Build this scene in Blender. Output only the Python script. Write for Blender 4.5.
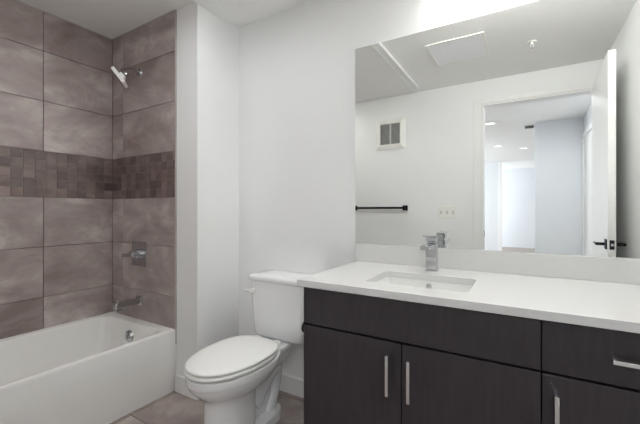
import bpy, bmesh, math, random
from mathutils import Vector, Matrix

S = bpy.context.scene
for o in list(bpy.data.objects):
    bpy.data.objects.remove(o)
random.seed(7)
COL = S.collection

# ------------------------------------------------------------------ camera, world, exposure
cam = bpy.data.cameras.new('camera')
cam.sensor_width = 36.0
cam.lens = 36.0 * 340.86 / 640.0
cam.shift_y = -1.95 / 640.0
cam.clip_start = 0.02
cam_o = bpy.data.objects.new('camera', cam)
COL.objects.link(cam_o)
cam_o.location = (0, -1.759, 1.159)
cam_o.rotation_euler = (math.pi / 2, 0, 0.5397)
S.camera = cam_o

world = bpy.data.worlds.new('world')
S.world = world
world.use_nodes = True
world.node_tree.nodes['Background'].inputs[0].default_value = (0.75, 0.85, 1.0, 1)
world.node_tree.nodes['Background'].inputs[1].default_value = 1.0

S.view_settings.view_transform = 'Standard'
S.view_settings.look = 'None'
S.view_settings.exposure = 0.25
S.view_settings.gamma = 1.0
S.view_settings.use_curve_mapping = False
S.cycles.max_bounces = 24
S.cycles.diffuse_bounces = 16
S.cycles.glossy_bounces = 8
S.cycles.sample_clamp_indirect = 8.0

VANITY_LIGHT = 36.0       # emission of the frosted bar above the mirror
HALL_WINDOW = 105.0       # daylight entering the far room
HALL_FILL = 240.0         # fill added out of view just outside the bathroom door
HALL_DOWN = 0.9           # each recessed ceiling light
FAR_FILL = 85.0        # area light added to brighten the far wall
ROOM_FILL = 72.0        # unseen fill added in the dropped ceiling before the tub
SHOWER_FILL = 135.0       # unseen fill added over the tub


def area(name, loc, rot, sx, sy, power, col=(1, 1, 1)):
    l = bpy.data.lights.new(name, 'AREA')
    l.shape = 'RECTANGLE'
    l.size = sx
    l.size_y = sy
    l.energy = power
    l.color = col
    o = bpy.data.objects.new(name, l)
    o.location = loc
    o.rotation_euler = rot
    COL.objects.link(o)
    return o


area('far_wall_fill', (-2.93, -9.45, 1.35), (0, math.radians(-90), 0), 1.9, 1.3, FAR_FILL, (0.94, 0.97, 1.0))  # added out of view so the far wall reads brighter than the panel
area('window_daylight', (-2.93, -6.55, 1.35), (0, math.radians(-90), 0), 1.8, 2.9, HALL_WINDOW, (0.94, 0.97, 1.0))


# ------------------------------------------------------------------ materials
def srgb(r, g, b):
    def f(c):
        c /= 255.0
        return c / 12.92 if c <= 0.04045 else ((c + 0.055) / 1.055) ** 2.4
    return (f(r), f(g), f(b), 1.0)


def base_mat(name):
    m = bpy.data.materials.new(name)
    m.use_nodes = True
    return m, m.node_tree.nodes, m.node_tree.links, m.node_tree.nodes['Principled BSDF']


def mat(name, col, rough=0.5, metal=0.0, var=0.03, scale=12.0, bump=0.0, bscale=200.0, coat=0.0, stretch=(1, 1, 1), emit=None):
    """plain procedural material: colour with a little noise, optional bump"""
    m, N, Lk, b = base_mat(name)
    tc = N.new('ShaderNodeTexCoord')
    mp = N.new('ShaderNodeMapping')
    mp.inputs['Scale'].default_value = stretch
    Lk.new(tc.outputs['Object'], mp.inputs[0])
    no = N.new('ShaderNodeTexNoise')
    no.inputs['Scale'].default_value = scale
    no.inputs['Detail'].default_value = 5
    Lk.new(mp.outputs[0], no.inputs['Vector'])
    cr = N.new('ShaderNodeValToRGB')
    c = Vector(col[:3])
    cr.color_ramp.elements[0].position = 0.3
    cr.color_ramp.elements[1].position = 0.7
    cr.color_ramp.elements[0].color = (*(c * (1 - var)), 1)
    cr.color_ramp.elements[1].color = (*[min(1, x) for x in c * (1 + var)], 1)
    Lk.new(no.outputs['Fac'], cr.inputs[0])
    Lk.new(cr.outputs[0], b.inputs['Base Color'])
    b.inputs['Roughness'].default_value = rough
    b.inputs['Metallic'].default_value = metal
    b.inputs['Coat Weight'].default_value = coat
    b.inputs['Coat Roughness'].default_value = 0.08
    if bump:
        n2 = N.new('ShaderNodeTexNoise')
        n2.inputs['Scale'].default_value = bscale
        Lk.new(mp.outputs[0], n2.inputs['Vector'])
        bp = N.new('ShaderNodeBump')
        bp.inputs['Strength'].default_value = bump
        bp.inputs['Distance'].default_value = 0.002
        Lk.new(n2.outputs['Fac'], bp.inputs['Height'])
        Lk.new(bp.outputs[0], b.inputs['Normal'])
    if emit:
        b.inputs['Emission Color'].default_value = (*emit[:3], 1)
        b.inputs['Emission Strength'].default_value = emit[3]
    return m


def tile_mat(name, cA, cB, cC, spread, rough=0.38, scale=2.6, stretch=(1, 1, 1.7)):
    """stone look porcelain: cloudy two tone noise, streaks, each tile a bit different"""
    m, N, Lk, b = base_mat(name)
    tc = N.new('ShaderNodeTexCoord')
    geo = N.new('ShaderNodeNewGeometry')
    sc = N.new('ShaderNodeVectorMath')
    sc.operation = 'SCALE'
    cmb = N.new('ShaderNodeCombineXYZ')
    for i in range(3):
        Lk.new(geo.outputs['Random Per Island'], cmb.inputs[i])
    sc.inputs['Scale'].default_value = 37.0
    Lk.new(cmb.outputs[0], sc.inputs[0])
    add = N.new('ShaderNodeVectorMath')
    Lk.new(tc.outputs['Object'], add.inputs[0])
    Lk.new(sc.outputs[0], add.inputs[1])
    mp = N.new('ShaderNodeMapping')
    mp.inputs['Scale'].default_value = stretch
    Lk.new(add.outputs[0], mp.inputs[0])
    n1 = N.new('ShaderNodeTexNoise')
    n1.inputs['Scale'].default_value = scale
    n1.inputs['Detail'].default_value = 7
    n1.inputs['Roughness'].default_value = 0.62
    n1.inputs['Distortion'].default_value = 0.4
    Lk.new(mp.outputs[0], n1.inputs['Vector'])
    cr = N.new('ShaderNodeValToRGB')
    e = cr.color_ramp.elements
    e[0].position = 0.32
    e[0].color = cA
    e[1].position = 0.7
    e[1].color = cB
    mid = e.new(0.52)
    mid.color = cC
    Lk.new(n1.outputs['Fac'], cr.inputs[0])
    mr = N.new('ShaderNodeMapRange')
    mr.inputs['To Min'].default_value = 1 - spread
    mr.inputs['To Max'].default_value = 1 + spread
    Lk.new(geo.outputs['Random Per Island'], mr.inputs['Value'])
    mul = N.new('ShaderNodeVectorMath')
    mul.operation = 'SCALE'
    Lk.new(cr.outputs[0], mul.inputs[0])
    Lk.new(mr.outputs[0], mul.inputs['Scale'])
    Lk.new(mul.outputs[0], b.inputs['Base Color'])
    b.inputs['Roughness'].default_value = rough
    n2 = N.new('ShaderNodeTexNoise')
    n2.inputs['Scale'].default_value = 26
    n2.inputs['Detail'].default_value = 6
    Lk.new(mp.outputs[0], n2.inputs['Vector'])
    mr2 = N.new('ShaderNodeMapRange')
    mr2.inputs['To Min'].default_value = rough - 0.08
    mr2.inputs['To Max'].default_value = rough + 0.12
    Lk.new(n2.outputs['Fac'], mr2.inputs['Value'])
    Lk.new(mr2.outputs[0], b.inputs['Roughness'])
    return m


M = {}
M['wall'] = mat('painted_wall', srgb(237, 238, 238), 0.6, var=0.008, scale=3, bump=0.06, bscale=260)
M['ceiling'] = mat('painted_ceiling', srgb(238, 238, 237), 0.75, var=0.008, scale=2, bump=0.08, bscale=200)
M['trim'] = mat('semi_gloss_trim_paint', srgb(236, 236, 236), 0.35, var=0.005)
M['door'] = mat('white_door_paint', srgb(236, 236, 234), 0.4, var=0.005)
M['hall_wall'] = mat('hall_wall_paint', srgb(222, 225, 229), 0.7, var=0.01, scale=2)
M['tile'] = tile_mat('brown_grey_wall_tile', srgb(132, 118, 115), srgb(200, 194, 190), srgb(164, 153, 150), 0.06)
M['mosaic'] = tile_mat('mosaic_tile', srgb(94, 78, 74), srgb(134, 122, 118), srgb(112, 98, 94), 0.34, scale=5)
M['grout'] = mat('dark_grout', srgb(92, 80, 78), 0.9, var=0.05)
M['mosaic_grout'] = mat('mosaic_grout', srgb(132, 120, 117), 0.9, var=0.05)
M['floor_tile'] = tile_mat('floor_tile', srgb(128, 116, 112), srgb(182, 172, 167), srgb(156, 144, 140), 0.06, rough=0.42, stretch=(1, 1, 1), scale=5)
M['floor_grout'] = mat('floor_grout', srgb(150, 142, 138), 0.9, var=0.05)
M['bead'] = mat('metal_tile_trim', srgb(190, 186, 182), 0.35, 0.6, var=0.02)
M['tub'] = mat('white_tub_enamel', srgb(240, 240, 238), 0.12, var=0.004, coat=0.3)
M['ceramic'] = mat('white_ceramic', srgb(238, 239, 240), 0.1, var=0.004, coat=0.5)
M['seat'] = mat('white_seat_plastic', srgb(240, 240, 238), 0.22, var=0.004)
M['chrome'] = mat('chrome', (0.56, 0.57, 0.59, 1), 0.10, 1.0, var=0.01)
M['satin'] = mat('satin_nickel', (0.78, 0.78, 0.79, 1), 0.26, 1.0, var=0.02)
M['showerhead'] = mat('bright_chrome_shower', (0.95, 0.95, 0.95, 1), 0.3, 0.25, var=0.01)
M['quartz'] = mat('white_quartz', srgb(214, 214, 213), 0.22, var=0.012, scale=60, coat=0.15)
M['sink'] = mat('white_sink_ceramic', srgb(228, 228, 226), 0.12, var=0.004, coat=0.3)
M['wood'] = None
M['black'] = mat('matt_black_metal', srgb(26, 27, 30), 0.35, 0.3, var=0.04)
M['gap'] = mat('dark_cabinet_inside', srgb(22, 18, 18), 0.7, var=0.05)
M['grille'] = mat('vent_louvre', srgb(205, 205, 203), 0.5, var=0.01)
M['vent_dark'] = mat('vent_recess', srgb(96, 94, 94), 0.8, var=0.05)
M['plastic'] = mat('white_plastic', srgb(236, 236, 232), 0.35, var=0.005)
M['toggle_gap'] = mat('switch_slot_plastic', srgb(180, 180, 176), 0.5, var=0.01)
M['panel'] = mat('ceiling_panel_paint', srgb(238, 238, 242), 0.6, var=0.006)
M['hall_floor'] = mat('hall_wood_floor', srgb(150, 140, 130), 0.5, var=0.12, scale=6, stretch=(6, 1, 1))
M['lamp_glass'] = mat('lit_frosted_glass', srgb(255, 252, 246), 0.4, var=0.0, emit=(1.0, 0.99, 0.95, VANITY_LIGHT))
M['down_glass'] = mat('lit_downlight', srgb(255, 255, 252), 0.4, var=0.0, emit=(1.0, 0.98, 0.95, HALL_DOWN))
M['shower_fill_glass'] = mat('shower_fill_light', srgb(255, 255, 252), 0.4, var=0.0, emit=(1.0, 0.97, 0.93, SHOWER_FILL))
M['room_fill_glass'] = mat('room_fill_light', srgb(255, 255, 252), 0.4, var=0.0, emit=(0.96, 0.98, 1.0, ROOM_FILL))
M['hall_fill_glass'] = mat('hall_fill_light', srgb(255, 255, 252), 0.4, var=0.0, emit=(0.95, 0.98, 1.0, HALL_FILL))
M['window_glass'] = mat('window_glass', srgb(230, 240, 250), 0.05, var=0.0)
M['window_glass'].node_tree.nodes['Principled BSDF'].inputs['Transmission Weight'].default_value = 1.0


def wood():
    m, N, Lk, b = base_mat('espresso_wood_veneer')
    tc = N.new('ShaderNodeTexCoord')
    mp = N.new('ShaderNodeMapping')
    mp.inputs['Scale'].default_value = (9, 9, 1.0)
    Lk.new(tc.outputs['Object'], mp.inputs[0])
    n = N.new('ShaderNodeTexNoise')
    n.inputs['Scale'].default_value = 7
    n.inputs['Detail'].default_value = 8
    n.inputs['Distortion'].default_value = 0.5
    Lk.new(mp.outputs[0], n.inputs['Vector'])
    cr = N.new('ShaderNodeValToRGB')
    cr.color_ramp.elements[0].position = 0.3
    cr.color_ramp.elements[1].position = 0.75
    cr.color_ramp.elements[0].color = srgb(44, 39, 42)
    cr.color_ramp.elements[1].color = srgb(55, 50, 54)
    Lk.new(n.outputs['Fac'], cr.inputs[0])
    Lk.new(cr.outputs[0], b.inputs['Base Color'])
    b.inputs['Roughness'].default_value = 0.34
    bp = N.new('ShaderNodeBump')
    bp.inputs['Strength'].default_value = 0.12
    bp.inputs['Distance'].default_value = 0.001
    Lk.new(n.outputs['Fac'], bp.inputs['Height'])
    Lk.new(bp.outputs[0], b.inputs['Normal'])
    return m


M['wood'] = wood()


def mirror_mat():
    m, N, Lk, b = base_mat('mirror_silver')
    b.inputs['Base Color'].default_value = (0.93, 0.945, 0.93, 1)
    b.inputs['Metallic'].default_value = 1.0
    b.inputs['Roughness'].default_value = 0.0
    return m


M['mirror'] = mirror_mat()


# ------------------------------------------------------------------ mesh helpers
def link(name, bm, m, parent=None, smooth=None, bevel=0.0, seg=2, loc=None):
    """one mesh object; geometry given in world coordinates, origin moved to loc/parent"""
    me = bpy.data.meshes.new(name)
    bmesh.ops.recalc_face_normals(bm, faces=bm.faces)
    off = Vector(loc) if loc else (Vector(parent['_w']) if parent else Vector((0, 0, 0)))
    if off.length:
        bmesh.ops.translate(bm, verts=bm.verts, vec=-off)
    if smooth is not None:
        for f in bm.faces:
            f.smooth = True
    bm.to_mesh(me)
    bm.free()
    if smooth is not None and smooth < 180:
        me.set_sharp_from_angle(angle=math.radians(smooth))
    for k in (m if isinstance(m, (list, tuple)) else [m]):
        me.materials.append(k)
    o = bpy.data.objects.new(name, me)
    COL.objects.link(o)
    if parent:
        o.parent = parent
        o.location = off - Vector(parent['_w'])
    else:
        o.location = off
    o['_w'] = list(off)
    if bevel:
        b = o.modifiers.new('bevel', 'BEVEL')
        b.width = bevel
        b.segments = seg
        b.limit_method = 'ANGLE'
        b.angle_limit = math.radians(40)
        b.harden_normals = False
    return o


def empty(name, loc):
    o = bpy.data.objects.new(name, None)
    o.empty_display_size = 0.05
    COL.objects.link(o)
    o.location = loc
    o['_w'] = list(loc)
    return o


def tag(o, label, cat, group=None):
    o['label'] = label
    o['category'] = cat
    if group:
        o['group'] = group
    return o


def struct(o):
    o['kind'] = 'structure'
    return o


def box(bm, x0, x1, y0, y1, z0, z1):
    a, b_, c = sorted((x0, x1)), sorted((y0, y1)), sorted((z0, z1))
    v = [bm.verts.new((x, y, z)) for z in c for y in b_ for x in a]
    for f in ((0, 2, 3, 1), (4, 5, 7, 6), (0, 1, 5, 4), (2, 6, 7, 3), (1, 3, 7, 5), (0, 4, 6, 2)):
        bm.faces.new([v[i] for i in f])
    return v


def boxes(*bs):
    bm = bmesh.new()
    for b_ in bs:
        box(bm, *b_)
    return bm


def cyl(bm, p0, p1, r0, r1=None, n=24, cap=True):
    r1 = r0 if r1 is None else r1
    p0, p1 = Vector(p0), Vector(p1)
    q = (p1 - p0).to_track_quat('Z', 'Y')
    rings = []
    for p, r in ((p0, r0), (p1, r1)):
        rings.append([bm.verts.new(p + q @ Vector((r * math.cos(2 * math.pi * i / n), r * math.sin(2 * math.pi * i / n), 0))) for i in range(n)])
    for i in range(n):
        bm.faces.new((rings[0][i], rings[0][(i + 1) % n], rings[1][(i + 1) % n], rings[1][i]))
    if cap:
        bm.faces.new(rings[0][::-1])
        bm.faces.new(rings[1])
    return bm


def loft(bm, rings, cap0=True, cap1=True):
    vs = [[bm.verts.new(p) for p in r] for r in rings]
    n = len(vs[0])
    for a, b_ in zip(vs, vs[1:]):
        for i in range(n):
            bm.faces.new((a[i], a[(i + 1) % n], b_[(i + 1) % n], b_[i]))
    if cap0:
        bm.faces.new(vs[0][::-1])
    if cap1:
        bm.faces.new(vs[-1])
    return vs


def rrect(cx, cy, hx, hy, r, z, n=6):
    """rounded rectangle ring"""
    out = []
    r = min(r, hx, hy)
    for k, (sx, sy) in enumerate(((1, 1), (-1, 1), (-1, -1), (1, -1))):
        for i in range(n + 1):
            a = math.pi / 2 * (k + i / n)
            out.append((cx + sx * (hx - r) + r * math.cos(a), cy + sy * (hy - r) + r * math.sin(a), z))
    return out


def superell(cx, yb, yf, w, z, eb=2.6, ef=2.1, n=48, dz=0.0):
    """egg outline: back at yb, front at yf (more negative), half width w; widest point nearer to the back"""
    ym = yb + (yf - yb) * 0.45
    out = []
    for i in range(n):
        a = 2 * math.pi * i / n
        c, s = math.cos(a), math.sin(a)
        e = eb if s > 0 else ef
        x = w * math.copysign(abs(c) ** (2 / e), c)
        ly = (yb - ym) if s > 0 else (ym - yf)
        y = ym + ly * math.copysign(abs(s) ** (2 / e), s)
        out.append((cx + x, y, z + dz * (y - yb)))
    return out


def tube_path(bm, pts, rad, n=20):
    """swept tube; rad = list of (rx, rz) or radii"""
    pts = [Vector(p) for p in pts]
    rings = []
    for i, p in enumerate(pts):
        d = (pts[min(i + 1, len(pts) - 1)] - pts[max(i - 1, 0)]).normalized()
        side = d.cross(Vector((0, 0, 1)))
        if side.length < 0.2:
            side = Vector((1, 0, 0))
        side.normalize()
        up = side.cross(d).normalized()
        r = rad[i] if isinstance(rad, (list, tuple)) else rad
        ra, rb = r if isinstance(r, tuple) else (r, r)
        rings.append([p + side * ra * math.cos(2 * math.pi * k / n) + up * rb * math.sin(2 * math.pi * k / n) for k in range(n)])
    loft(bm, rings)


def smooth_pts(pts, k=6):
    """catmull-rom over tuples of any length"""
    out = []
    n = len(pts)
    for i in range(n - 1):
        p0, p1, p2, p3 = pts[max(i - 1, 0)], pts[i], pts[i + 1], pts[min(i + 2, n - 1)]
        for j in range(k):
            t = j / k
            out.append(tuple(0.5 * (2 * b_ + (c - a) * t + (2 * a - 5 * b_ + 4 * c - d) * t * t + (3 * b_ - a - 3 * c + d) * t ** 3)
                             for a, b_, c, d in zip(p0, p1, p2, p3)))
    out.append(tuple(pts[-1]))
    return out


# ------------------------------------------------------------------ room numbers (metres)
XL, XR = -2.653, 0.59          # tiled left wall, right wall
XS, XT = -1.715, -1.918        # stub end, tub apron / tile edge
YP = -0.355                    # tiled plumbing wall
YW = -1.971                    # door wall
ZC = 2.44
DX0, DX1, DZ = -0.358, 0.553, 2.20   # door opening
RNG = 9.7

# ------------------------------------------------------------------ floor
bm = boxes((XL - 0.1, XR + 0.1, YW - 0.12, 0.1, -0.12, -0.006))
floor = struct(link('floor', bm, M['floor_grout']))
bm = bmesh.new()
GX = -1.2965
tw, tl, g = 0.61, 0.305, 0.004
iy = 0
y = -0.045
ys = [0.0]
while y > YW:
    ys.append(y)
    y -= tl
ys.append(YW)
for r, (ya, yb) in enumerate(zip(ys, ys[1:])):
    off = GX if r % 2 == 0 else GX + 0.0
    x = off - 3 * tw
    while x < XR:
        x0, x1 = max(x + g / 2, XL), min(x + tw - g / 2, XR)
        if x1 - x0 > 0.01 and not (x1 < XT and False):
            box(bm, x0, x1, ya - g / 2, yb + g / 2, -0.008, 0.0)
        x += tw
link('floor_tile', bm, M['floor_tile'], floor, bevel=0.001, seg=1)

# ------------------------------------------------------------------ ceiling
ceil = struct(link('ceiling', boxes((XL - 0.1, XR + 0.1, YW - 0.12, 0.1, ZC, ZC + 0.1)), M['ceiling']))
# shallow dropped board over the toilet side, stopping short of the walls
sof = link('ceiling_soffit', boxes((XS + 0.003, -0.958, -1.80, -0.085, ZC - 0.022, ZC)), M['ceiling'], ceil, bevel=0.002)
link('soffit_edge_trim', boxes((-0.957, -0.938, -1.805, -0.08, ZC - 0.027, ZC)), M['trim'], ceil, bevel=0.002)
link('soffit_inner_trim', boxes((-1.000, -0.994, -1.80, -0.085, ZC - 0.026, ZC - 0.020)), M['trim'], ceil)

# ------------------------------------------------------------------ walls
struct(link('wall_back', boxes((XS - 0.02, XR + 0.1, 0.0, 0.1, 0, ZC)), M['wall']))
struct(link('wall_right', boxes((XR, XR + 0.1, YW, 0.0, 0, ZC)), M['wall']))
wd = struct(link('wall_door', boxes((XL - 0.1, DX0, YW - 0.12, YW, 0, ZC), (DX1, XR + 0.11, YW - 0.12, YW, 0, ZC),
                                   (DX0, DX1, YW - 0.12, YW, DZ, ZC)), M['wall']))
# plumbing wall with its painted stub
pw = struct(link('wall_plumbing', boxes((XL - 0.1, XS, YP, 0.0, 0, ZC)), M['wall']))
lw = struct(link('wall_left', boxes((XL - 0.1, XL - 0.009, YW, YP, 0, ZC)), M['grout']))
fw = struct(link('wall_tub_foot', boxes((XL, XT, YW, -1.885, 0, ZC)), M['wall']))

rows = [0.30, 0.60, 0.92, 1.242, None, 1.538, 1.86, 2.182, ZC - 0.004]
bands = [(0.30, 0.60), (0.60, 0.922), (0.922, 1.242), (1.538, 1.860), (1.860, 2.182), (2.182, ZC - 0.003)]
G = 0.0035


def tile_panel(parent, horiz, edges, place):
    """big tiles + mosaic band; place(u0,u1,z0,z1,d) -> box tuple"""
    bm = bmesh.new()
    for z0, z1 in bands:
        for u0, u1 in zip(edges, edges[1:]):
            box(bm, *place(u0 + G / 2, u1 - G / 2, z0 + G / 2, z1 - G / 2, 0.009))
    link('wall_tile', bm, M['tile'], parent, bevel=0.0012, seg=1)
    bm = bmesh.new()
    z0, z1 = 1.242, 1.538
    nz = 5
    s = (z1 - z0) / nz
    u = edges[0]
    U = edges[-1]
    # start at the inner corner
    k = 0
    start, sgn = horiz
    while True:
        a = start + sgn * k * s
        b_ = start + sgn * (k + 1) * s
        lo, hi = min(a, b_), max(a, b_)
        lo, hi = max(lo, min(edges)), min(hi, max(edges))
        if hi - lo < 0.006:
            break
        for j in range(nz):
            box(bm, *place(lo + 0.0015, hi - 0.0015, z0 + j * s + 0.0015, z0 + (j + 1) * s - 0.0015, 0.0085))
        k += 1
    link('mosaic_tile', bm, M['mosaic'], parent, bevel=0.0006, seg=1)
    bm = bmesh.new()
    box(bm, *place(min(edges), max(edges), z0, z1, 0.0065))
    link('mosaic_grout', bm, M['mosaic_grout'], parent)


# left wall: u = y
tile_panel(lw, (YP - 0.009, -1), [-1.885 + 0.009, -1.402, -0.792, YP - 0.0078],
           lambda u0, u1, z0, z1, d: (XL - 0.009, XL - 0.009 + d, u0, u1, z0, z1))
# plumbing wall: u = x
bmg = boxes((XL - 0.009, XT + 0.001, YP - 0.0035, YP, 0.30, ZC))
link('tile_grout', bmg, M['grout'], pw)
tile_panel(pw, (XL, 1), [XL, -2.514, XT],
           lambda u0, u1, z0, z1, d: (u0, u1, YP - d, YP, z0, z1))
link('tile_edge_trim', boxes((XT, XT + 0.006, YP - 0.0105, YP, 0.39, ZC)), M['bead'], pw)
tile_panel(fw, (XL, 1), [XL, -2.514, XT],
           lambda u0, u1, z0, z1, d: (u0, u1, -1.885, -1.885 + d, z0, z1))
# pale caulk line under the ceiling
link('caulk_line', boxes((XL, XL + 0.004, -1.885, YP - 0.009, ZC - 0.005, ZC)), M['bead'], lw)
link('caulk_line', boxes((XL, XT, YP - 0.0125, YP - 0.009, ZC - 0.005, ZC)), M['bead'], pw)

# baseboards
def baseboard(name, b_):
    return struct(link(name, boxes(b_), M['trim'], bevel=0.003))


BH = 0.108
baseboard('baseboard_back', (XS + 0.013, -0.782, -0.013, 0, 0, BH))
baseboard('baseboard_stub', (XT + 0.0, XS + 0.013, YP - 0.013, YP, 0, BH))
baseboard('baseboard_side', (XS, XS + 0.013, YP, 0, 0, BH))
baseboard('baseboard_door', (XT + 0.002, DX0 - 0.07, YW, YW + 0.013, 0, BH))
baseboard('baseboard_right', (XR - 0.013, XR, YW + 0.02, -0.585, 0, BH))

# ------------------------------------------------------------------ bathroom door frame and leaf
CW = 0.075
df = struct(link('trim_1', boxes((DX0 - CW, DX0 - 0.005, YW, YW + 0.016, 0, DZ + 0.06), (DX1 + 0.005, XR - 0.001, YW, YW + 0.016, 0, DZ + 0.06),
                                 (DX0 - 0.005, DX1 + 0.005, YW, YW + 0.016, DZ + 0.004, DZ + 0.06)), M['trim'], bevel=0.003))
link('door_jamb', boxes((DX0 - 0.003, DX0 + 0.015, YW - 0.125, YW + 0.004, 0, DZ + 0.003), (DX1 - 0.015, DX1 + 0.003, YW - 0.125, YW + 0.004, 0, DZ + 0.003),
                        (DX0 + 0.015, DX1 - 0.015, YW - 0.125, YW + 0.004, DZ - 0.012, DZ + 0.003)), M['trim'], df, bevel=0.002)
st = link('strike_plate', boxes((DX0 + 0.015, DX0 + 0.0175, YW - 0.055, YW - 0.022, 0.89, 0.955)), M['black'], df, bevel=0.001)
st['label'] = 'black strike plate'

LX0, LX1 = 0.496, 0.537
LY0, LY1 = -1.088, -1.962
leaf = struct(link('door_1', boxes((LX0, LX1, LY1, LY0, 0.01, 2.188)), M['door'], bevel=0.002, loc=(0.537, -1.962, 0)))
leaf.rotation_euler.z = math.radians(2.2)
HZ, HY = 0.935, LY0 - 0.065
for sx, xf in ((-1, LX0), (1, LX1)):
    bm = bmesh.new()
    box(bm, xf, xf + sx * 0.009, HY - 0.033, HY + 0.033, HZ - 0.033, HZ + 0.033)
    o = link('handle_rose', bm, M['black'], leaf, bevel=0.002)
    bm = bmesh.new()
    cyl(bm, (xf, HY, HZ), (xf + sx * 0.055, HY, HZ), 0.010)
    cyl(bm, (xf + sx * 0.050, HY + 0.012, HZ), (xf + sx * 0.052, HY - 0.11, HZ), 0.009, 0.007)
    link('lever_handle', bm, M['black'], leaf, smooth=40)
link('latch_plate', boxes((LX0 + 0.008, LX1 - 0.008, LY0 - 0.0005, LY0 + 0.0015, HZ - 0.03, HZ + 0.03)), M['black'], leaf)
link('latch_bolt', boxes((LX0 + 0.014, LX1 - 0.014, LY0, LY0 + 0.009, HZ - 0.008, HZ + 0.008)), M['satin'], leaf)
for hz in (0.25, 1.1, 1.95):
    bm = bmesh.new()
    cyl(bm, (LX1 + 0.006, LY1 + 0.004, hz - 0.045), (LX1 + 0.006, LY1 + 0.004, hz + 0.045), 0.006, n=16)
    link('hinge', bm, M['black'], leaf, smooth=40)

# ------------------------------------------------------------------ hall and far room seen through the doorway
HX = 0.70
FX = 2.6
struct(link('floor_hall', boxes((-3.1, FX, -10.6, YW - 0.12, -0.1, 0)), M['hall_floor']))
struct(link('ceiling_hall', boxes((-3.1, FX, -10.6, YW - 0.12, ZC, ZC + 0.1)), M['ceiling']))
hr = struct(link('wall_hall_right', boxes((HX, HX + 0.12, -4.15, YW - 0.12, 0, ZC)), M['hall_wall']))
struct(link('wall_hall_end', boxes((0.136, FX, -4.27, -4.15, 0, ZC)), M['hall_wall']))
struct(link('wall_far', boxes((-3.1, FX, -10.52, -10.4, 0, ZC)), M['hall_wall']))
struct(link('wall_far_panel', boxes((-3.1, -0.605, -8.62, -8.5, 0, ZC)), M['hall_wall']))
struct(link('trim_2', boxes((-0.604, -0.515, -8.63, -8.49, 0, ZC)), M['trim']))
struct(link('wall_far_right', boxes((FX, FX + 0.1, -10.6, -4.15, 0, ZC)), M['hall_wall']))
struct(link('wall_hall_left', boxes((-3.1, -3.0, -10.5, -10.2, 0, ZC), (-3.1, -3.0, -8.7, -8.1, 0, ZC), (-3.1, -3.0, -5.0, YW - 0.12, 0, ZC),
                                    (-3.1, -3.0, -8.1, -5.0, 0, 0.4), (-3.1, -3.0, -8.1, -5.0, 2.3, ZC),
                                    (-3.1, -3.0, -10.2, -8.7, 0, 0.4), (-3.1, -3.0, -10.2, -8.7, 2.3, ZC)), M['hall_wall']))
for n, (a, b_) in enumerate(((-8.1, -5.0), (-10.2, -8.7))):  # second window is unseen, added to go with the far wall fill
    c = (a + b_) / 2
    w = struct(link('window_%d' % (n + 1), boxes((-3.08, -3.03, a, a + 0.06, 0.4, 2.3), (-3.08, -3.03, b_ - 0.06, b_, 0.4, 2.3),
                    (-3.08, -3.03, a + 0.06, b_ - 0.06, 0.4, 0.46), (-3.08, -3.03, a + 0.06, b_ - 0.06, 2.24, 2.3),
                    (-3.08, -3.03, c - 0.03, c + 0.03, 0.46, 2.24)), M['trim'], bevel=0.003))
    link('window_pane', boxes((-3.058, -3.052, a + 0.06, b_ - 0.06, 0.46, 2.24)), M['window_glass'], w)
# side door of the hall with casing
d2 = struct(link('door_2', boxes((HX - 0.004, HX + 0.03, -4.05, -3.32, 0, 2.13)), M['door']))
struct(link('trim_3', boxes((HX - 0.018, HX, -4.13, -4.055, 0, 2.205), (HX - 0.018, HX, -3.315, -3.24, 0, 2.205),
                            (HX - 0.018, HX, -4.055, -3.315, 2.13, 2.205)), M['trim'], bevel=0.003))


def downlight(name, x, y, r, label, m, zc=ZC, group='recessed lights in the hall ceiling'):
    t = empty(name, (x, y, zc))
    bm = bmesh.new()
    n = 32
    rings = []
    for rr, zz in ((r, zc), (r, zc - 0.008), (r * 0.8, zc - 0.010), (r * 0.76, zc - 0.002)):
        rings.append([(x + rr * math.cos(2 * math.pi * i / n), y + rr * math.sin(2 * math.pi * i / n), zz) for i in range(n)])
    loft(bm, rings, cap0=True, cap1=True)
    link('trim_ring', bm, M['plastic'], t, smooth=40)
    bm = bmesh.new()
    cyl(bm, (x, y, zc - 0.003), (x, y, zc - 0.006), r * 0.74, n=32)
    link('diffuser', bm, m, t)
    tag(t, label, 'ceiling light', group)
    return t


downlight('recessed_light', -2.08, -1.55, 0.075, 'unseen round fill light added in the ceiling over the bathtub', M['shower_fill_glass'], ZC, None)  # added fill, outside camera and mirror view, brightens the left tile
downlight('recessed_light', -1.30, -0.80, 0.095, 'unseen round fill light added in the lowered ceiling beside the bathtub', M['room_fill_glass'], ZC - 0.022, None)  # added fill, hidden from camera and mirror, evens out the room
downlight('recessed_light', 0.28, -2.85, 0.10, 'unseen round fill light added in the hall ceiling outside the bathroom door', M['hall_fill_glass'])  # added fill behind the door head, for toilet base and hall wall
downlight('recessed_light', -0.434, -3.862, 0.085, 'round recessed hall ceiling light nearest the bathroom doorway', M['down_glass'])
downlight('recessed_light', -0.449, -5.919, 0.085, 'round recessed hall ceiling light farther down, above the pale panel', M['down_glass'])
downlight('recessed_light', -0.003, -6.442, 0.085, 'round recessed hall ceiling light farthest away, beside the grey wall end', M['down_glass'])
# small grey ceiling grille by the grey wall
t = empty('ceiling_grille', (0.089, -4.35, ZC))
link('grille_frame', boxes((0.0, 0.135, -4.44, -4.28, ZC - 0.012, ZC)), M['grille'], t, bevel=0.002)
link('grille_slat', boxes(*[(0.012, 0.123, -4.43 + k * 0.018, -4.42 + k * 0.018, ZC - 0.02, ZC - 0.011) for k in range(8)]), M['vent_dark'], t)
tag(t, 'small grey ceiling grille beside the end of the grey hall wall', 'ceiling vent')

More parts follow.
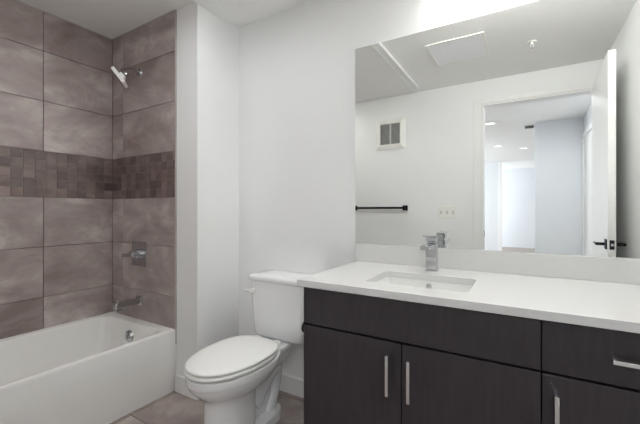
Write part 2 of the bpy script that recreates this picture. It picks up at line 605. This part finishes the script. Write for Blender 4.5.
# ------------------------------------------------------------------ ceiling things of the bathroom
t = empty('access_panel', (-0.455, -1.16, ZC))
px0, px1, py0, py1 = -0.665, -0.245, -1.375, -0.95
link('panel_frame', boxes((px0, px0 + 0.022, py0, py1, ZC - 0.008, ZC), (px1 - 0.022, px1, py0, py1, ZC - 0.008, ZC),
                          (px0 + 0.022, px1 - 0.022, py0, py0 + 0.022, ZC - 0.008, ZC), (px0 + 0.022, px1 - 0.022, py1 - 0.022, py1, ZC - 0.008, ZC)), M['plastic'], t, bevel=0.002)
link('panel_door', boxes((px0 + 0.0235, px1 - 0.0235, py0 + 0.0235, py1 - 0.0235, ZC - 0.006, ZC)), M['panel'], t, bevel=0.001)
tag(t, 'square white access panel set flat in the bathroom ceiling', 'access panel')

t = empty('fire_sprinkler', (0.051, -1.31, ZC))
bm = bmesh.new()
cyl(bm, (0.051, -1.31, ZC), (0.051, -1.31, ZC - 0.006), 0.032, 0.028, n=28)
link('escutcheon', bm, M['plastic'], t, smooth=40)
bm = bmesh.new()
cyl(bm, (0.051, -1.31, ZC - 0.006), (0.051, -1.31, ZC - 0.022), 0.009, n=16)
for s in (-1, 1):
    cyl(bm, (0.051 + s * 0.008, -1.31, ZC - 0.02), (0.051 + s * 0.012, -1.31, ZC - 0.034), 0.0025, n=8)
    cyl(bm, (0.051 + s * 0.012, -1.31, ZC - 0.034), (0.051, -1.31, ZC - 0.046), 0.0025, n=8)
link('sprinkler_body', bm, M['plastic'], t, smooth=40)
bm = bmesh.new()
cyl(bm, (0.051, -1.31, ZC - 0.046), (0.051, -1.31, ZC - 0.048), 0.015, n=20)
link('deflector', bm, M['satin'], t)
tag(t, 'small white fire sprinkler head on the bathroom ceiling', 'sprinkler')

# ------------------------------------------------------------------ door wall things (seen in the mirror)
vx0, vx1, vz0, vz1 = -1.470, -1.125, 1.842, 2.190
t = empty('exhaust_vent', ((vx0 + vx1) / 2, YW, vz0))
bm = bmesh.new()
fr = 0.058


def frame_ring(bm, x0, x1, z0, z1, y):
    return [bm.verts.new(p) for p in ((x0, y, z0), (x1, y, z0), (x1, y, z1), (x0, y, z1))]


rr = [frame_ring(bm, vx0, vx1, vz0, vz1, YW), frame_ring(bm, vx0, vx1, vz0, vz1, YW + 0.006),
      frame_ring(bm, vx0 + 0.045, vx1 - 0.045, vz0 + 0.045, vz1 - 0.045, YW + 0.024),
      frame_ring(bm, vx0 + fr, vx1 - fr, vz0 + fr, vz1 - fr, YW + 0.024),
      frame_ring(bm, vx0 + fr, vx1 - fr, vz0 + fr, vz1 - fr, YW + 0.004)]
for a, b_ in zip(rr, rr[1:]):
    for i in range(4):
        bm.faces.new((a[i], a[(i + 1) % 4], b_[(i + 1) % 4], b_[i]))
bm.faces.new(rr[-1])
link('vent_frame', bm, M['plastic'], t, bevel=0.002)
link('vent_recess', boxes((vx0 + fr, vx1 - fr, YW + 0.004, YW + 0.006, vz0 + fr, vz1 - fr)), M['vent_dark'], t)
xm = (vx0 + vx1) / 2 + 0.004
bm = boxes((xm - 0.008, xm + 0.008, YW + 0.006, YW + 0.022, vz0 + fr, vz1 - fr))
nl = 19
for k in range(nl):
    z = vz0 + fr + (k + 0.5) * (vz1 - vz0 - 2 * fr) / nl
    v = box(bm, vx0 + fr, vx1 - fr, YW + 0.008, YW + 0.019, z - 0.0016, z + 0.0016)
    for q in v:
        if q.co.y > YW + 0.012:
            q.co.z -= 0.004
link('louvre', bm, M['grille'], t)
tag(t, 'square white wall vent with grey louvres above the black towel bar', 'vent')

t = empty('towel_bar', (-1.43, YW, 1.183))
for x in (-1.735, -1.128):
    bm = boxes((x - 0.028, x + 0.028, YW, YW + 0.010, 1.183 - 0.028, 1.183 + 0.028), (x - 0.010, x + 0.010, YW + 0.010, YW + 0.068, 1.173, 1.193))
    link('bar_mount', bm, M['black'], t, bevel=0.0015)
link('bar', boxes((-1.745, -1.118, YW + 0.046, YW + 0.068, 1.171, 1.195)), M['black'], t, bevel=0.001)
tag(t, 'black square towel bar on the white wall under the vent', 'towel bar')

t = empty('light_switch', (-0.687, YW, 1.135))
sx0, sx1, sz0, sz1 = -0.775, -0.598, 1.073, 1.200
link('switch_plate', boxes((sx0, sx1, YW, YW + 0.009, sz0, sz1)), M['plastic'], t, bevel=0.0025)
for k in range(3):
    cx = sx0 + (sx1 - sx0) * (k + 0.5) / 3
    link('switch_slot', boxes((cx - 0.008, cx + 0.008, YW + 0.005, YW + 0.0098, 1.120, 1.152)), M['toggle_gap'], t)
    bm = boxes((cx - 0.0045, cx + 0.0045, YW + 0.008, YW + 0.02, 1.132, 1.146))
    link('toggle', bm, M['plastic'], t, bevel=0.001)
tag(t, 'white three gang light switch plate on the wall beside the door casing', 'light switch')

# ------------------------------------------------------------------ bathtub
TZ = 0.396
TY0, TY1 = -1.883, YP - 0.0005
t = empty('bathtub', ((XL + XT) / 2, -1.12, 0))
tcx, tcy = (XL + XT) / 2, (TY0 + TY1) / 2
thx, thy = (XT - XL) / 2 - 0.0005, (TY1 - TY0) / 2
ix0, ix1, iy0, iy1 = XL + 0.060, XT - 0.052, TY0 + 0.10, TY1 - 0.075


def rr2(x0, x1, y0, y1, r, z, n=8):
    return rrect((x0 + x1) / 2, (y0 + y1) / 2, (x1 - x0) / 2, (y1 - y0) / 2, r, z, n)


bm = bmesh.new()
X0, X1 = XL + 0.0005, XT
rings = [rr2(X0, X1 - 0.012, TY0, TY1, 0.001, 0.0), rr2(X0, X1 - 0.012, TY0, TY1, 0.001, 0.02), rr2(X0, X1 - 0.002, TY0, TY1, 0.001, 0.05),
         rr2(X0, X1, TY0, TY1, 0.001, TZ - 0.014), rr2(X0, X1 - 0.001, TY0, TY1, 0.001, TZ - 0.007),
         rr2(X0, X1 - 0.003, TY0, TY1, 0.001, TZ - 0.002), rr2(X0, X1 - 0.007, TY0, TY1, 0.001, TZ),
         rr2(ix0 - 0.010, ix1 + 0.010, iy0 - 0.01, iy1 + 0.010, 0.07, TZ), rr2(ix0 - 0.003, ix1 + 0.003, iy0 - .003, iy1 + 0.003, 0.065, TZ - 0.003),
         rr2(ix0, ix1, iy0, iy1, 0.062, TZ - 0.012),
         rr2(ix0 + 0.012, ix1 - 0.012, iy0 + 0.05, iy1 - 0.014, 0.07, 0.25),
         rr2(ix0 + 0.028, ix1 - 0.028, iy0 + 0.14, iy1 - 0.035, 0.09, 0.13),
         rr2(ix0 + 0.050, ix1 - 0.050, iy0 + 0.19, iy1 - 0.060, 0.10, 0.085),
         rr2(ix0 + 0.10, ix1 - 0.10, iy0 + 0.26, iy1 - 0.12, 0.10, 0.070)]
loft(bm, rings)
link('tub_shell', bm, M['tub'], t, smooth=35)
# overflow plate on the end wall of the basin
oc = Vector((-2.290, iy1 - 0.012, 0.303))
bm = bmesh.new()
cyl(bm, oc + Vector((0, 0.008, 0.002)), oc + Vector((0, -0.012, -0.001)), 0.042, 0.038, n=32)
o = link('overflow_plate', bm, M['chrome'], t, smooth=40)
bm = bmesh.new()
cyl(bm, oc + Vector((0, -0.010, 0)), oc + Vector((0, -0.026, 0)), 0.010, 0.012, n=20)
cyl(bm, oc + Vector((0, -0.020, 0.0)), oc + Vector((0, -0.024, 0.045)), 0.004, n=12)
link('drain_lever', bm, M['chrome'], o, smooth=40)
bm = bmesh.new()
cyl(bm, (-2.30, iy1 - 0.22, 0.070), (-2.30, iy1 - 0.22, 0.076), 0.035, n=28)
link('drain', bm, M['chrome'], t, smooth=40)
tag(t, 'white alcove bathtub with flat apron against the brown tile', 'bathtub')

# tub spout
FY = YP - 0.009
t = empty('tub_spout', (-2.302, FY, 0.529))
link('flange', boxes((-2.334, -2.270, FY - 0.008, FY, 0.497, 0.561)), M['chrome'], t, bevel=0.002)
bm = bmesh.new()
sec = []
for y, zc, hh, hw in ((0, 0.531, 0.021, 0.021), (-0.06, 0.531, 0.021, 0.021), (-0.13, 0.531, 0.020, 0.022), (-0.165, 0.530, 0.019, 0.023), (-0.178, 0.527, 0.015, 0.022)):
    sec.append([(-2.302 + a, FY + y, zc + b_) for a, b_ in ((-hw, -hh), (hw, -hh), (hw, hh), (-hw, hh))])
loft(bm, sec)
box(bm, -2.323, -2.281, FY - 0.172, FY - 0.132, 0.488, 0.515)
link('spout_body', bm, M['chrome'], t, bevel=0.004)
bm = bmesh.new()
cyl(bm, (-2.302, FY - 0.15, 0.550), (-2.302, FY - 0.15, 0.562), 0.006, 0.008, n=16)
link('diverter_knob', bm, M['chrome'], t, smooth=40)
tag(t, 'chrome tub spout low on the tiled wall over the bathtub', 'spout')

# shower valve
t = empty('shower_valve', (-2.305, FY, 0.85))
link('valve_plate', boxes((-2.390, -2.220, FY - 0.006, FY, 0.768, 0.938)), M['chrome'], t, bevel=0.002)
bm = bmesh.new()
cyl(bm, (-2.305, FY - 0.005, 0.853), (-2.305, FY - 0.035, 0.853), 0.034, 0.030, n=32)
cyl(bm, (-2.305, FY - 0.035, 0.853), (-2.305, FY - 0.060, 0.853), 0.024, 0.024, n=32)
link('valve_hub', bm, M['chrome'], t, smooth=40, bevel=0.002)
bm = bmesh.new()
v = box(bm, -2.316, -2.294, FY - 0.115, FY - 0.050, 0.842, 0.866)
link('valve_handle', bm, M['chrome'], t, bevel=0.004)
tag(t, 'square chrome shower valve plate with lever on the tiled wall', 'shower valve')

# shower head
t = empty('shower_fixture', (-2.302, FY, 2.119))
bm = bmesh.new()
cyl(bm, (-2.302, FY, 2.119), (-2.302, FY - 0.010, 2.119), 0.030, 0.024, n=32)
link('flange', bm, M['chrome'], t, smooth=40)
HC = Vector((-2.270, -0.520, 2.025))
nrm = Vector((-0.50, -0.62, -0.60)).normalized()
back = HC - nrm * 0.045
arm = smooth_pts([(-2.302, FY - 0.008, 2.119), (-2.302, FY - 0.045, 2.126), (-2.302, FY - 0.090, 2.120), (-2.300, FY - 0.120, 2.095), tuple(back)], 6)
bm = bmesh.new()
tube_path(bm, arm, 0.0095)
link('shower_arm', bm, M['chrome'], t, smooth=60)
q = nrm.to_track_quat('Z', 'Y')
# keep one side of the square plate level
ex = Vector((0, 0, 1)).cross(nrm).normalized()
ey = nrm.cross(ex).normalized()
MW = Matrix((ex, ey, nrm)).transposed()


def head_box(bm, hx, hy, z0, z1):
    vs = box(bm, -hx, hx, -hy, hy, z0, z1)
    for v in vs:
        v.co = HC + MW @ v.co


bm = bmesh.new()
head_box(bm, 0.056, 0.056, -0.011, 0.010)
hd = link('spray_plate', bm, M['showerhead'], t, bevel=0.003)
bm = bmesh.new()
head_box(bm, 0.021, 0.021, -0.030, -0.009)
link('head_neck', bm, M['showerhead'], t, bevel=0.004)
bm = bmesh.new()
bmesh.ops.create_uvsphere(bm, u_segments=20, v_segments=12, radius=0.016, matrix=Matrix.Translation(back))
link('swivel_ball', bm, M['chrome'], t, smooth=180)
bm = bmesh.new()
for a in range(6):
    for b_ in range(6):
        p = HC + MW @ Vector((-0.040 + a * 0.016, -0.040 + b_ * 0.016, 0.010))
        cyl(bm, p, p + nrm * 0.0025, 0.003, 0.002, n=8)
link('spray_nozzle', bm, M['vent_dark'], t)
tag(t, 'thin square shower head on a curved chrome arm high on the tile', 'shower head')

# ------------------------------------------------------------------ toilet
TX = -1.257
t = empty('toilet', (TX, -0.35, 0))
RZ = 0.395   # rim height


def egg(w, yb, yf, z, **k):
    return superell(TX, yb, yf, w, z, **k)


# bowl, underside rounding into the front pedestal column
prof = [  # w, yb, yf, z, eb, ef
    (0.112, -0.420, -0.684, 0.000, 3.2, 2.4),
    (0.112, -0.420, -0.686, 0.012, 3.2, 2.4),
    (0.104, -0.415, -0.678, 0.040, 3.0, 2.4),
    (0.099, -0.410, -0.668, 0.120, 3.0, 2.3),
    (0.099, -0.405, -0.667, 0.215, 2.8, 2.3),
    (0.104, -0.390, -0.672, 0.255, 2.6, 2.2),
    (0.124, -0.340, -0.690, 0.280, 2.5, 2.1),
    (0.148, -0.295, -0.716, 0.304, 2.4, 2.05),
    (0.166, -0.262, -0.742, 0.332, 2.3, 2.05),
    (0.175, -0.245, -0.756, 0.356, 2.3, 2.05),
    (0.178, -0.238, -0.762, 0.368, 2.3, 2.05),
    (0.179, -0.236, -0.763, 0.388, 2.3, 2.05),
    (0.176, -0.238, -0.760, 0.396, 2.3, 2.05),
    (0.150, -0.260, -0.725, 0.398, 2.3, 2.05)]
prof = smooth_pts(prof, 3)
bm = bmesh.new()
loft(bm, [egg(p[0], p[1], p[2], p[3], eb=p[4], ef=p[5]) for p in prof])
bowl = link('bowl', bm, M['ceramic'], t, smooth=50)

# rear deck carrying the tank
bm = bmesh.new()
deck = [(0.055, -0.16, -0.36, 0.262), (0.086, -0.15, -0.36, 0.300), (0.104, -0.14, -0.36, 0.340), (0.113, -0.13, -0.37, 0.368), (0.117, -0.125, -0.37, 0.378), (0.117, -0.125, -0.37, 0.398), (0.114, -0.128, -0.36, 0.402)]
loft(bm, [rrect(TX, (a + b_) / 2, w, abs(a - b_) / 2, 0.045, z, 6) for w, a, b_, z in deck])
link('tank_deck', bm, M['ceramic'], t, smooth=50)

# trapway: S bend bulging behind the pedestal and down to the floor
bm = bmesh.new()
path = smooth_pts([(TX, -0.420, 0.150, 0.080, 0.085), (TX, -0.360, 0.205, 0.084, 0.080), (TX, -0.290, 0.255, 0.078, 0.070), (TX, -0.215, 0.262, 0.070, 0.060),
                   (TX, -0.205, 0.205, 0.060, 0.048), (TX, -0.220, 0.130, 0.058, 0.046), (TX, -0.255, 0.070, 0.064, 0.050), (TX, -0.272, 0.012, 0.068, 0.056)], 5)
rings = []
for i, p in enumerate(path):
    a = Vector(path[max(i - 1, 0)][:3])
    c = Vector(path[min(i + 1, len(path) - 1)][:3])
    d = (c - a).normalized()
    side = Vector((1, 0, 0))
    up = side.cross(d).normalized()
    rings.append([Vector(p[:3]) + side * p[3] * math.cos(2 * math.pi * k / 28) + up * p[4] * math.sin(2 * math.pi * k / 28) for k in range(28)])
loft(bm, rings)
loft(bm, [rrect(TX, -0.36, 0.040, 0.12, 0.04, z, 6) for z in (0.0, 0.10, 0.20, 0.29, 0.36)])
link('trapway', bm, M['ceramic'], t, smooth=60)

# foot plate at the back
bm = bmesh.new()
loft(bm, [superell(TX, -0.175, -0.46, 0.100, 0.0, eb=2.2, ef=3.5), superell(TX, -0.175, -0.46, 0.100, 0.034, eb=2.2, ef=3.5),
          superell(TX, -0.182, -0.455, 0.099, 0.046, eb=2.2, ef=3.5), superell(TX, -0.205, -0.43, 0.075, 0.052, eb=2.2, ef=3.5)])
link('foot_plate', bm, M['ceramic'], t, smooth=50)
for s in (-1, 1):
    bm = bmesh.new()
    bmesh.ops.create_uvsphere(bm, u_segments=20, v_segments=12, radius=0.014, matrix=Matrix.Translation((TX + s * 0.078, -0.290, 0.050)))
    link('bolt_cap', bm, M['seat'], t, smooth=180)

# seat ring and closed lid
def slab(z0, z1, w, yb, yf, rnd, dome=0.0, eb=2.7, ef=2.1):
    bm = bmesh.new()
    R = [superell(TX, yb - rnd, yf + rnd, w - rnd, z0, eb, ef), superell(TX, yb - rnd * .25, yf + rnd * .25, w - rnd * .25, z0 + rnd * .3, eb, ef),
         superell(TX, yb, yf, w, (z0 + z1) / 2, eb, ef), superell(TX, yb - rnd * .25, yf + rnd * .25, w - rnd * .25, z1 - rnd * .3, eb, ef),
         superell(TX, yb - rnd, yf + rnd, w - rnd, z1, eb, ef)]
    if dome:
        for f in (0.85, 0.65, 0.4, 0.15):
            ym = yb + (yf - yb) * 0.45
            R.append([(TX + (x - TX) * f, ym + (y - ym) * f, z1 + dome * (1 - f * f)) for x, y, z in R[4]])
    loft(bm, R)
    return bm


link('seat', slab(0.406, 0.423, 0.179, -0.278, -0.765, 0.008), M['seat'], t, smooth=60)
link('lid', slab(0.4265, 0.444, 0.178, -0.272, -0.763, 0.010, dome=0.008, eb=2.8), M['seat'], t, smooth=60)
for s in (-1, 1):
    bm = bmesh.new()
    loft(bm, [rrect(TX + s * 0.070, -0.250, 0.022, 0.016, 0.010, z, 4) for z in (0.398, 0.424, 0.427)])
    link('seat_hinge', bm, M['seat'], t, bevel=0.003, smooth=40)

# tank: tapered rounded box, bowed lid
TZ0, TZ1 = 0.402, 0.738
bm = bmesh.new()
TCY = -0.115
TK = TX + 0.034
secs = [(0.150, 0.060, 0.402), (0.176, 0.080, 0.408), (0.186, 0.088, 0.425), (0.192, 0.092, 0.50), (0.199, 0.096, 0.60), (0.204, 0.099, 0.70), (0.205, 0.100, TZ1)]
loft(bm, [rrect(TK, TCY, hx, hy, 0.035, z, 8) for hx, hy, z in secs])
link('tank', bm, M['ceramic'], t, smooth=50)
bm = bmesh.new()
secs = [(0.208, 0.102, TZ1), (0.215, 0.108, TZ1 + 0.004), (0.217, 0.110, TZ1 + 0.016), (0.216, 0.109, TZ1 + 0.026), (0.209, 0.101, TZ1 + 0.033), (0.196, 0.085, TZ1 + 0.037), (0.12, 0.04, TZ1 + 0.039)]
loft(bm, [rrect(TK, TCY, hx, hy, 0.038, z, 8) for hx, hy, z in secs])
link('tank_lid', bm, M['ceramic'], t, smooth=60)
lx = TK - 0.170
bm = bmesh.new()
cyl(bm, (lx, TCY - 0.095, 0.678), (lx, TCY - 0.112, 0.678), 0.018, 0.016, n=24)
v = box(bm, lx - 0.048, lx + 0.006, TCY - 0.122, TCY - 0.110, 0.671, 0.685)
fl = link('flush_lever', bm, M['seat'], t, bevel=0.003, smooth=40)
tag(t, 'white two piece toilet with closed lid between the wall and vanity', 'toilet')

# supply line under the tank
t = empty('supply_valve', (-1.06, -0.004, 0.18))
bm = bmesh.new()
cyl(bm, (-1.06, 0, 0.18), (-1.06, -0.006, 0.18), 0.026, n=24)
cyl(bm, (-1.06, -0.005, 0.18), (-1.06, -0.06, 0.18), 0.008, n=16)
cyl(bm, (-1.06, -0.06, 0.165), (-1.06, -0.06, 0.205), 0.011, n=16)
link('valve_body', bm, M['chrome'], t, smooth=40)
bm = bmesh.new()
tube_path(bm, smooth_pts([(-1.06, -0.06, 0.20), (-1.060, -0.050, 0.27), (-1.060, -0.055, 0.34), (-1.065, -0.060, 0.385)], 5), 0.005, n=10)
link('supply_hose', bm, M['satin'], t, smooth=60)
tag(t, 'chrome water supply valve and hose on the wall behind the toilet', 'water valve')

# ------------------------------------------------------------------ vanity
CZ, CB = 0.874, 0.846
CXL = -0.804
CF = -0.604
DF = -0.584        # face of the doors
BXL = -0.781
XD = 0.043
sk = (-0.552, -0.166, -0.487, -0.222)     # sink opening x0,x1,y0,y1

CX0 = XR - 0.0005


def carcass(x0, x1, hole=None):
    """open-topped box of panels so the basin can hang in it"""
    p = 0.018
    y1 = -0.001
    yf = DF + 0.020
    return boxes((x0, x0 + p, yf, y1, 0.0, CB), (x1 - p, x1, yf, y1, 0.0, CB), (x0 + p, x1 - p, yf + 0.06, y1, 0.10, 0.118),
                 (x0 + p, x1 - p, -0.012, y1, 0.118, CB), (x0 + p, x1 - p, yf + 0.055, yf + 0.07, 0.0, 0.10),
                 (x0 + p, x1 - p, yf, yf + 0.012, 0.10, CB))


def front(name, parent, x0, x1, z0, z1):
    g = 0.0017
    return link(name, boxes((x0 + g, x1 - g, DF, DF + 0.019, z0, z1)), M['wood'], parent, bevel=0.0015)


def bar_pull(parent, p0, p1, name='handle'):
    """square bar with a return leg at each end"""
    p0, p1 = Vector(p0), Vector(p1)
    bm = bmesh.new()
    w = 0.0055
    if abs(p1.x - p0.x) > abs(p1.z - p0.z):
        box(bm, p0.x, p1.x, DF - 0.034, DF - 0.024, p0.z - w, p0.z + w)
        for x in (p0.x, p1.x):
            s = 1 if x == min(p0.x, p1.x) else -1
            box(bm, x, x + s * 0.010, DF - 0.024, DF, p0.z - w, p0.z + w)
    else:
        box(bm, p0.x - w, p0.x + w, DF - 0.034, DF - 0.024, p0.z, p1.z)
        for z in (p0.z, p1.z):
            s = 1 if z == min(p0.z, p1.z) else -1
            box(bm, p0.x - w, p0.x + w, DF - 0.024, DF, z, z + s * 0.010)
    return link(name, bm, M['satin'], parent, bevel=0.001)


t = empty('vanity_cabinet', ((BXL + XD) / 2, -0.30, 0))
link('cabinet_body', carcass(BXL, XD - 0.0005), M['gap'], t)
link('side_panel', boxes((BXL - 0.001, BXL, DF + 0.0, -0.001, 0.0, CB)), M['wood'], t)
front('false_front', t, BXL, XD, 0.695, 0.840)
d = front('cabinet_door', t, BXL, -0.370, 0.105, 0.687)
bar_pull(d, (-0.414, 0, 0.505), (-0.414, 0, 0.648))
d = front('cabinet_door', t, -0.370, XD, 0.105, 0.687)
bar_pull(d, (-0.338, 0, 0.501), (-0.338, 0, 0.644))
tag(t, 'dark espresso vanity base cabinet with two doors under the sink', 'cabinet')

t = empty('drawer_cabinet', ((CX0 + XD) / 2, -0.30, 0))
link('cabinet_body', carcass(XD + 0.0005, CX0), M['gap'], t)
d = front('drawer', t, XD, CX0, 0.695, 0.840)
bar_pull(d, (0.197, 0, 0.766), (0.43, 0, 0.766))
d = front('cabinet_door', t, XD, CX0, 0.105, 0.687)
bar_pull(d, (0.078, 0, 0.500), (0.078, 0, 0.642))
tag(t, 'dark espresso cabinet with top drawer at the right end of vanity', 'cabinet')

# worktop with the sink cut out
bm = bmesh.new()


def ring_edges(pts):
    vs = [bm.verts.new(p) for p in pts]
    es = [bm.edges.new((vs[i], vs[(i + 1) % len(vs)])) for i in range(len(vs))]
    return vs, es


lay = []
for z in (CZ, CB):
    o_v, o_e = ring_edges([(CXL, CF, z), (CX0, CF, z), (CX0, -0.0005, z), (CXL, -0.0005, z)])
    i_v, i_e = ring_edges(rr2(sk[0], sk[1], sk[2], sk[3], 0.022, z, 6))
    bmesh.ops.triangle_fill(bm, edges=o_e + i_e, use_beauty=True, use_dissolve=False)
    lay.append((o_v, i_v))
for k in (0, 1):
    a, b_ = lay[0][k], lay[1][k]
    for i in range(len(a)):
        bm.faces.new((a[i], a[(i + 1) % len(a)], b_[(i + 1) % len(a)], b_[i]))
o = link('countertop', bm, M['quartz'], None, loc=(-0.11, -0.30, CB), bevel=0.002)
tag(o, 'white quartz countertop on the dark vanity cabinets', 'countertop')

o = link('backsplash', boxes((CXL - 0.012 + 0.0, CX0, -0.020, -0.0005, CZ + 0.0002, 0.972)), M['quartz'], None, loc=(-0.11, -0.01, CZ), bevel=0.0015)
tag(o, 'low white quartz backsplash strip below the mirror', 'backsplash')

# undermount basin
t = empty('sink', ((sk[0] + sk[1]) / 2, (sk[2] + sk[3]) / 2, 0.72))
bm = bmesh.new()
e = 0.006
z0 = CB - 0.0003
rings = [rr2(sk[0] - 0.02, sk[1] + 0.02, sk[2] - 0.02, sk[3] + 0.02, 0.03, z0 - 0.012, 6), rr2(sk[0] - 0.02, sk[1] + 0.02, sk[2] - 0.02, sk[3] + 0.02, 0.03, z0, 6),
         rr2(sk[0] - 0.002, sk[1] + 0.002, sk[2] - 0.002, sk[3] + 0.002, 0.024, z0, 6), rr2(sk[0] + 0.001, sk[1] - 0.001, sk[2] + 0.001, sk[3] - 0.001, 0.024, z0 - 0.006, 6),
         rr2(sk[0] + 0.016, sk[1] - 0.016, sk[2] + 0.008, sk[3] - 0.008, 0.03, 0.785, 6), rr2(sk[0] + 0.035, sk[1] - 0.035, sk[2] + 0.022, sk[3] - 0.022, 0.035, 0.757, 6),
         rr2(sk[0] + 0.07, sk[1] - 0.07, sk[2] + 0.05, sk[3] - 0.05, 0.035, 0.748, 6), rr2(sk[0] + 0.17, sk[1] - 0.17, sk[2] + 0.12, sk[3] - 0.12, 0.012, 0.745, 6)]
loft(bm, rings, cap0=False)
# outer shell below
rings = [rr2(sk[0] - 0.012, sk[1] + 0.012, sk[2] - 0.012, sk[3] + 0.012, 0.03, z0 - 0.012, 6), rr2(sk[0] + 0.004, sk[1] - 0.004, sk[2] - 0.004, sk[3] + 0.004, 0.03, 0.78, 6),
         rr2(sk[0] + 0.05, sk[1] - 0.05, sk[2] + 0.03, sk[3] - 0.03, 0.03, 0.735, 6)]
loft(bm, rings, cap0=False)
link('basin', bm, M['sink'], t, smooth=45)
dx, dy = (sk[0] + sk[1]) / 2, (sk[2] + sk[3]) / 2
bm = bmesh.new()
cyl(bm, (dx, dy, 0.7455), (dx, dy, 0.750), 0.022, 0.020, n=28)
cyl(bm, (dx, dy, 0.750), (dx, dy, 0.754), 0.014, 0.012, n=24)
link('drain', bm, M['chrome'], t, smooth=40)
bm = bmesh.new()
cyl(bm, (dx, sk[3] - 0.0035, 0.823), (dx, sk[3] - 0.0075, 0.823), 0.011, n=24)
link('overflow_ring', bm, M['chrome'], t, smooth=40)
tag(t, 'rectangular white undermount sink basin in the countertop', 'sink')

# faucet
FXc, FYc = -0.372, -0.112
t = empty('faucet', (FXc, FYc, CZ))
link('base_plate', boxes((FXc - 0.027, FXc + 0.027, FYc - 0.027, FYc + 0.027, CZ + 0.0002, CZ + 0.005)), M['chrome'], t, bevel=0.001)
link('post', boxes((FXc - 0.0225, FXc + 0.0225, FYc - 0.0225, FYc + 0.0225, CZ + 0.005, 1.003)), M['chrome'], t, bevel=0.0015)
bm = bmesh.new()
v = box(bm, FXc - 0.020, FXc + 0.020, FYc - 0.135, FYc - 0.0225, 0.979, 1.002)
for q_ in v:
    if q_.co.y < FYc - 0.1 and q_.co.z < 0.985:
        q_.co.z += 0.004
link('spout', bm, M['chrome'], t, bevel=0.0015)
link('cartridge', boxes((FXc - 0.017, FXc + 0.017, FYc - 0.017, FYc + 0.017, 1.003, 1.012)), M['chrome'], t, bevel=0.001)
link('cap', boxes((FXc - 0.0225, FXc + 0.0225, FYc - 0.0225, FYc + 0.0225, 1.012, 1.033)), M['chrome'], t, bevel=0.0015)
bm = bmesh.new()
v = box(bm, FXc - 0.020, FXc + 0.020, FYc - 0.095, FYc + 0.020, 1.033, 1.040)
for q_ in v:
    if q_.co.y < FYc - 0.05:
        q_.co.z += 0.006
link('lever', bm, M['chrome'], t, bevel=0.001)
tag(t, 'square chrome single lever faucet behind the sink', 'faucet')

# toilet paper holder on the cabinet side
t = empty('toilet_paper_holder', (BXL - 0.001, -0.50, 0.655))
bm = bmesh.new()
cyl(bm, (BXL - 0.001, -0.53, 0.655), (BXL - 0.034, -0.53, 0.655), 0.024, n=28)
link('flange', bm, M['black'], t, smooth=40, bevel=0.001)
bm = bmesh.new()
cyl(bm, (BXL - 0.022, -0.52, 0.655), (BXL - 0.022, -0.37, 0.655), 0.009, n=20)
link('arm', bm, M['black'], t, smooth=40)
tag(t, 'black paper holder on the side of the dark vanity facing the toilet', 'toilet paper holder')

# ------------------------------------------------------------------ mirror
o = link('wall_mirror', boxes((-0.8176, XR - 0.002, -0.006, -0.0005, 0.9725, 2.067)), M['mirror'], None, loc=(-0.11, -0.003, 0.973))
tag(o, 'large frameless mirror above the vanity backsplash', 'mirror')

# ------------------------------------------------------------------ vanity light above the mirror
t = empty('vanity_light', (-0.03, 0.0, 2.24))
link('back_plate', boxes((-0.15, 0.09, -0.022, -0.0005, 2.28, 2.38)), M['satin'], t, bevel=0.002)
link('fixture_rail', boxes((-0.37, 0.31, -0.030, -0.022, 2.305, 2.355)), M['satin'], t, bevel=0.002)
for x0, x1 in ((-0.375, -0.355), (0.295, 0.315)):
    link('end_cap', boxes((x0, x1, -0.110, -0.030, 2.252, 2.380)), M['satin'], t, bevel=0.002)
bm = bmesh.new()
sec = []
for x in (-0.354, 0.294):
    sec.append([(x, -0.068 + a, 2.317 + b_) for a, b_ in [(p[0], p[1]) for p in rrect(0, 0, 0.036, 0.055, 0.03, 0, 5)]])
loft(bm, sec)
link('glass_shade', bm, M['lamp_glass'], t, smooth=60)
tag(t, 'lit frosted glass vanity light bar on the wall above the mirror', 'vanity light')

for o in bpy.data.objects:
    if '_w' in o:
        del o['_w']
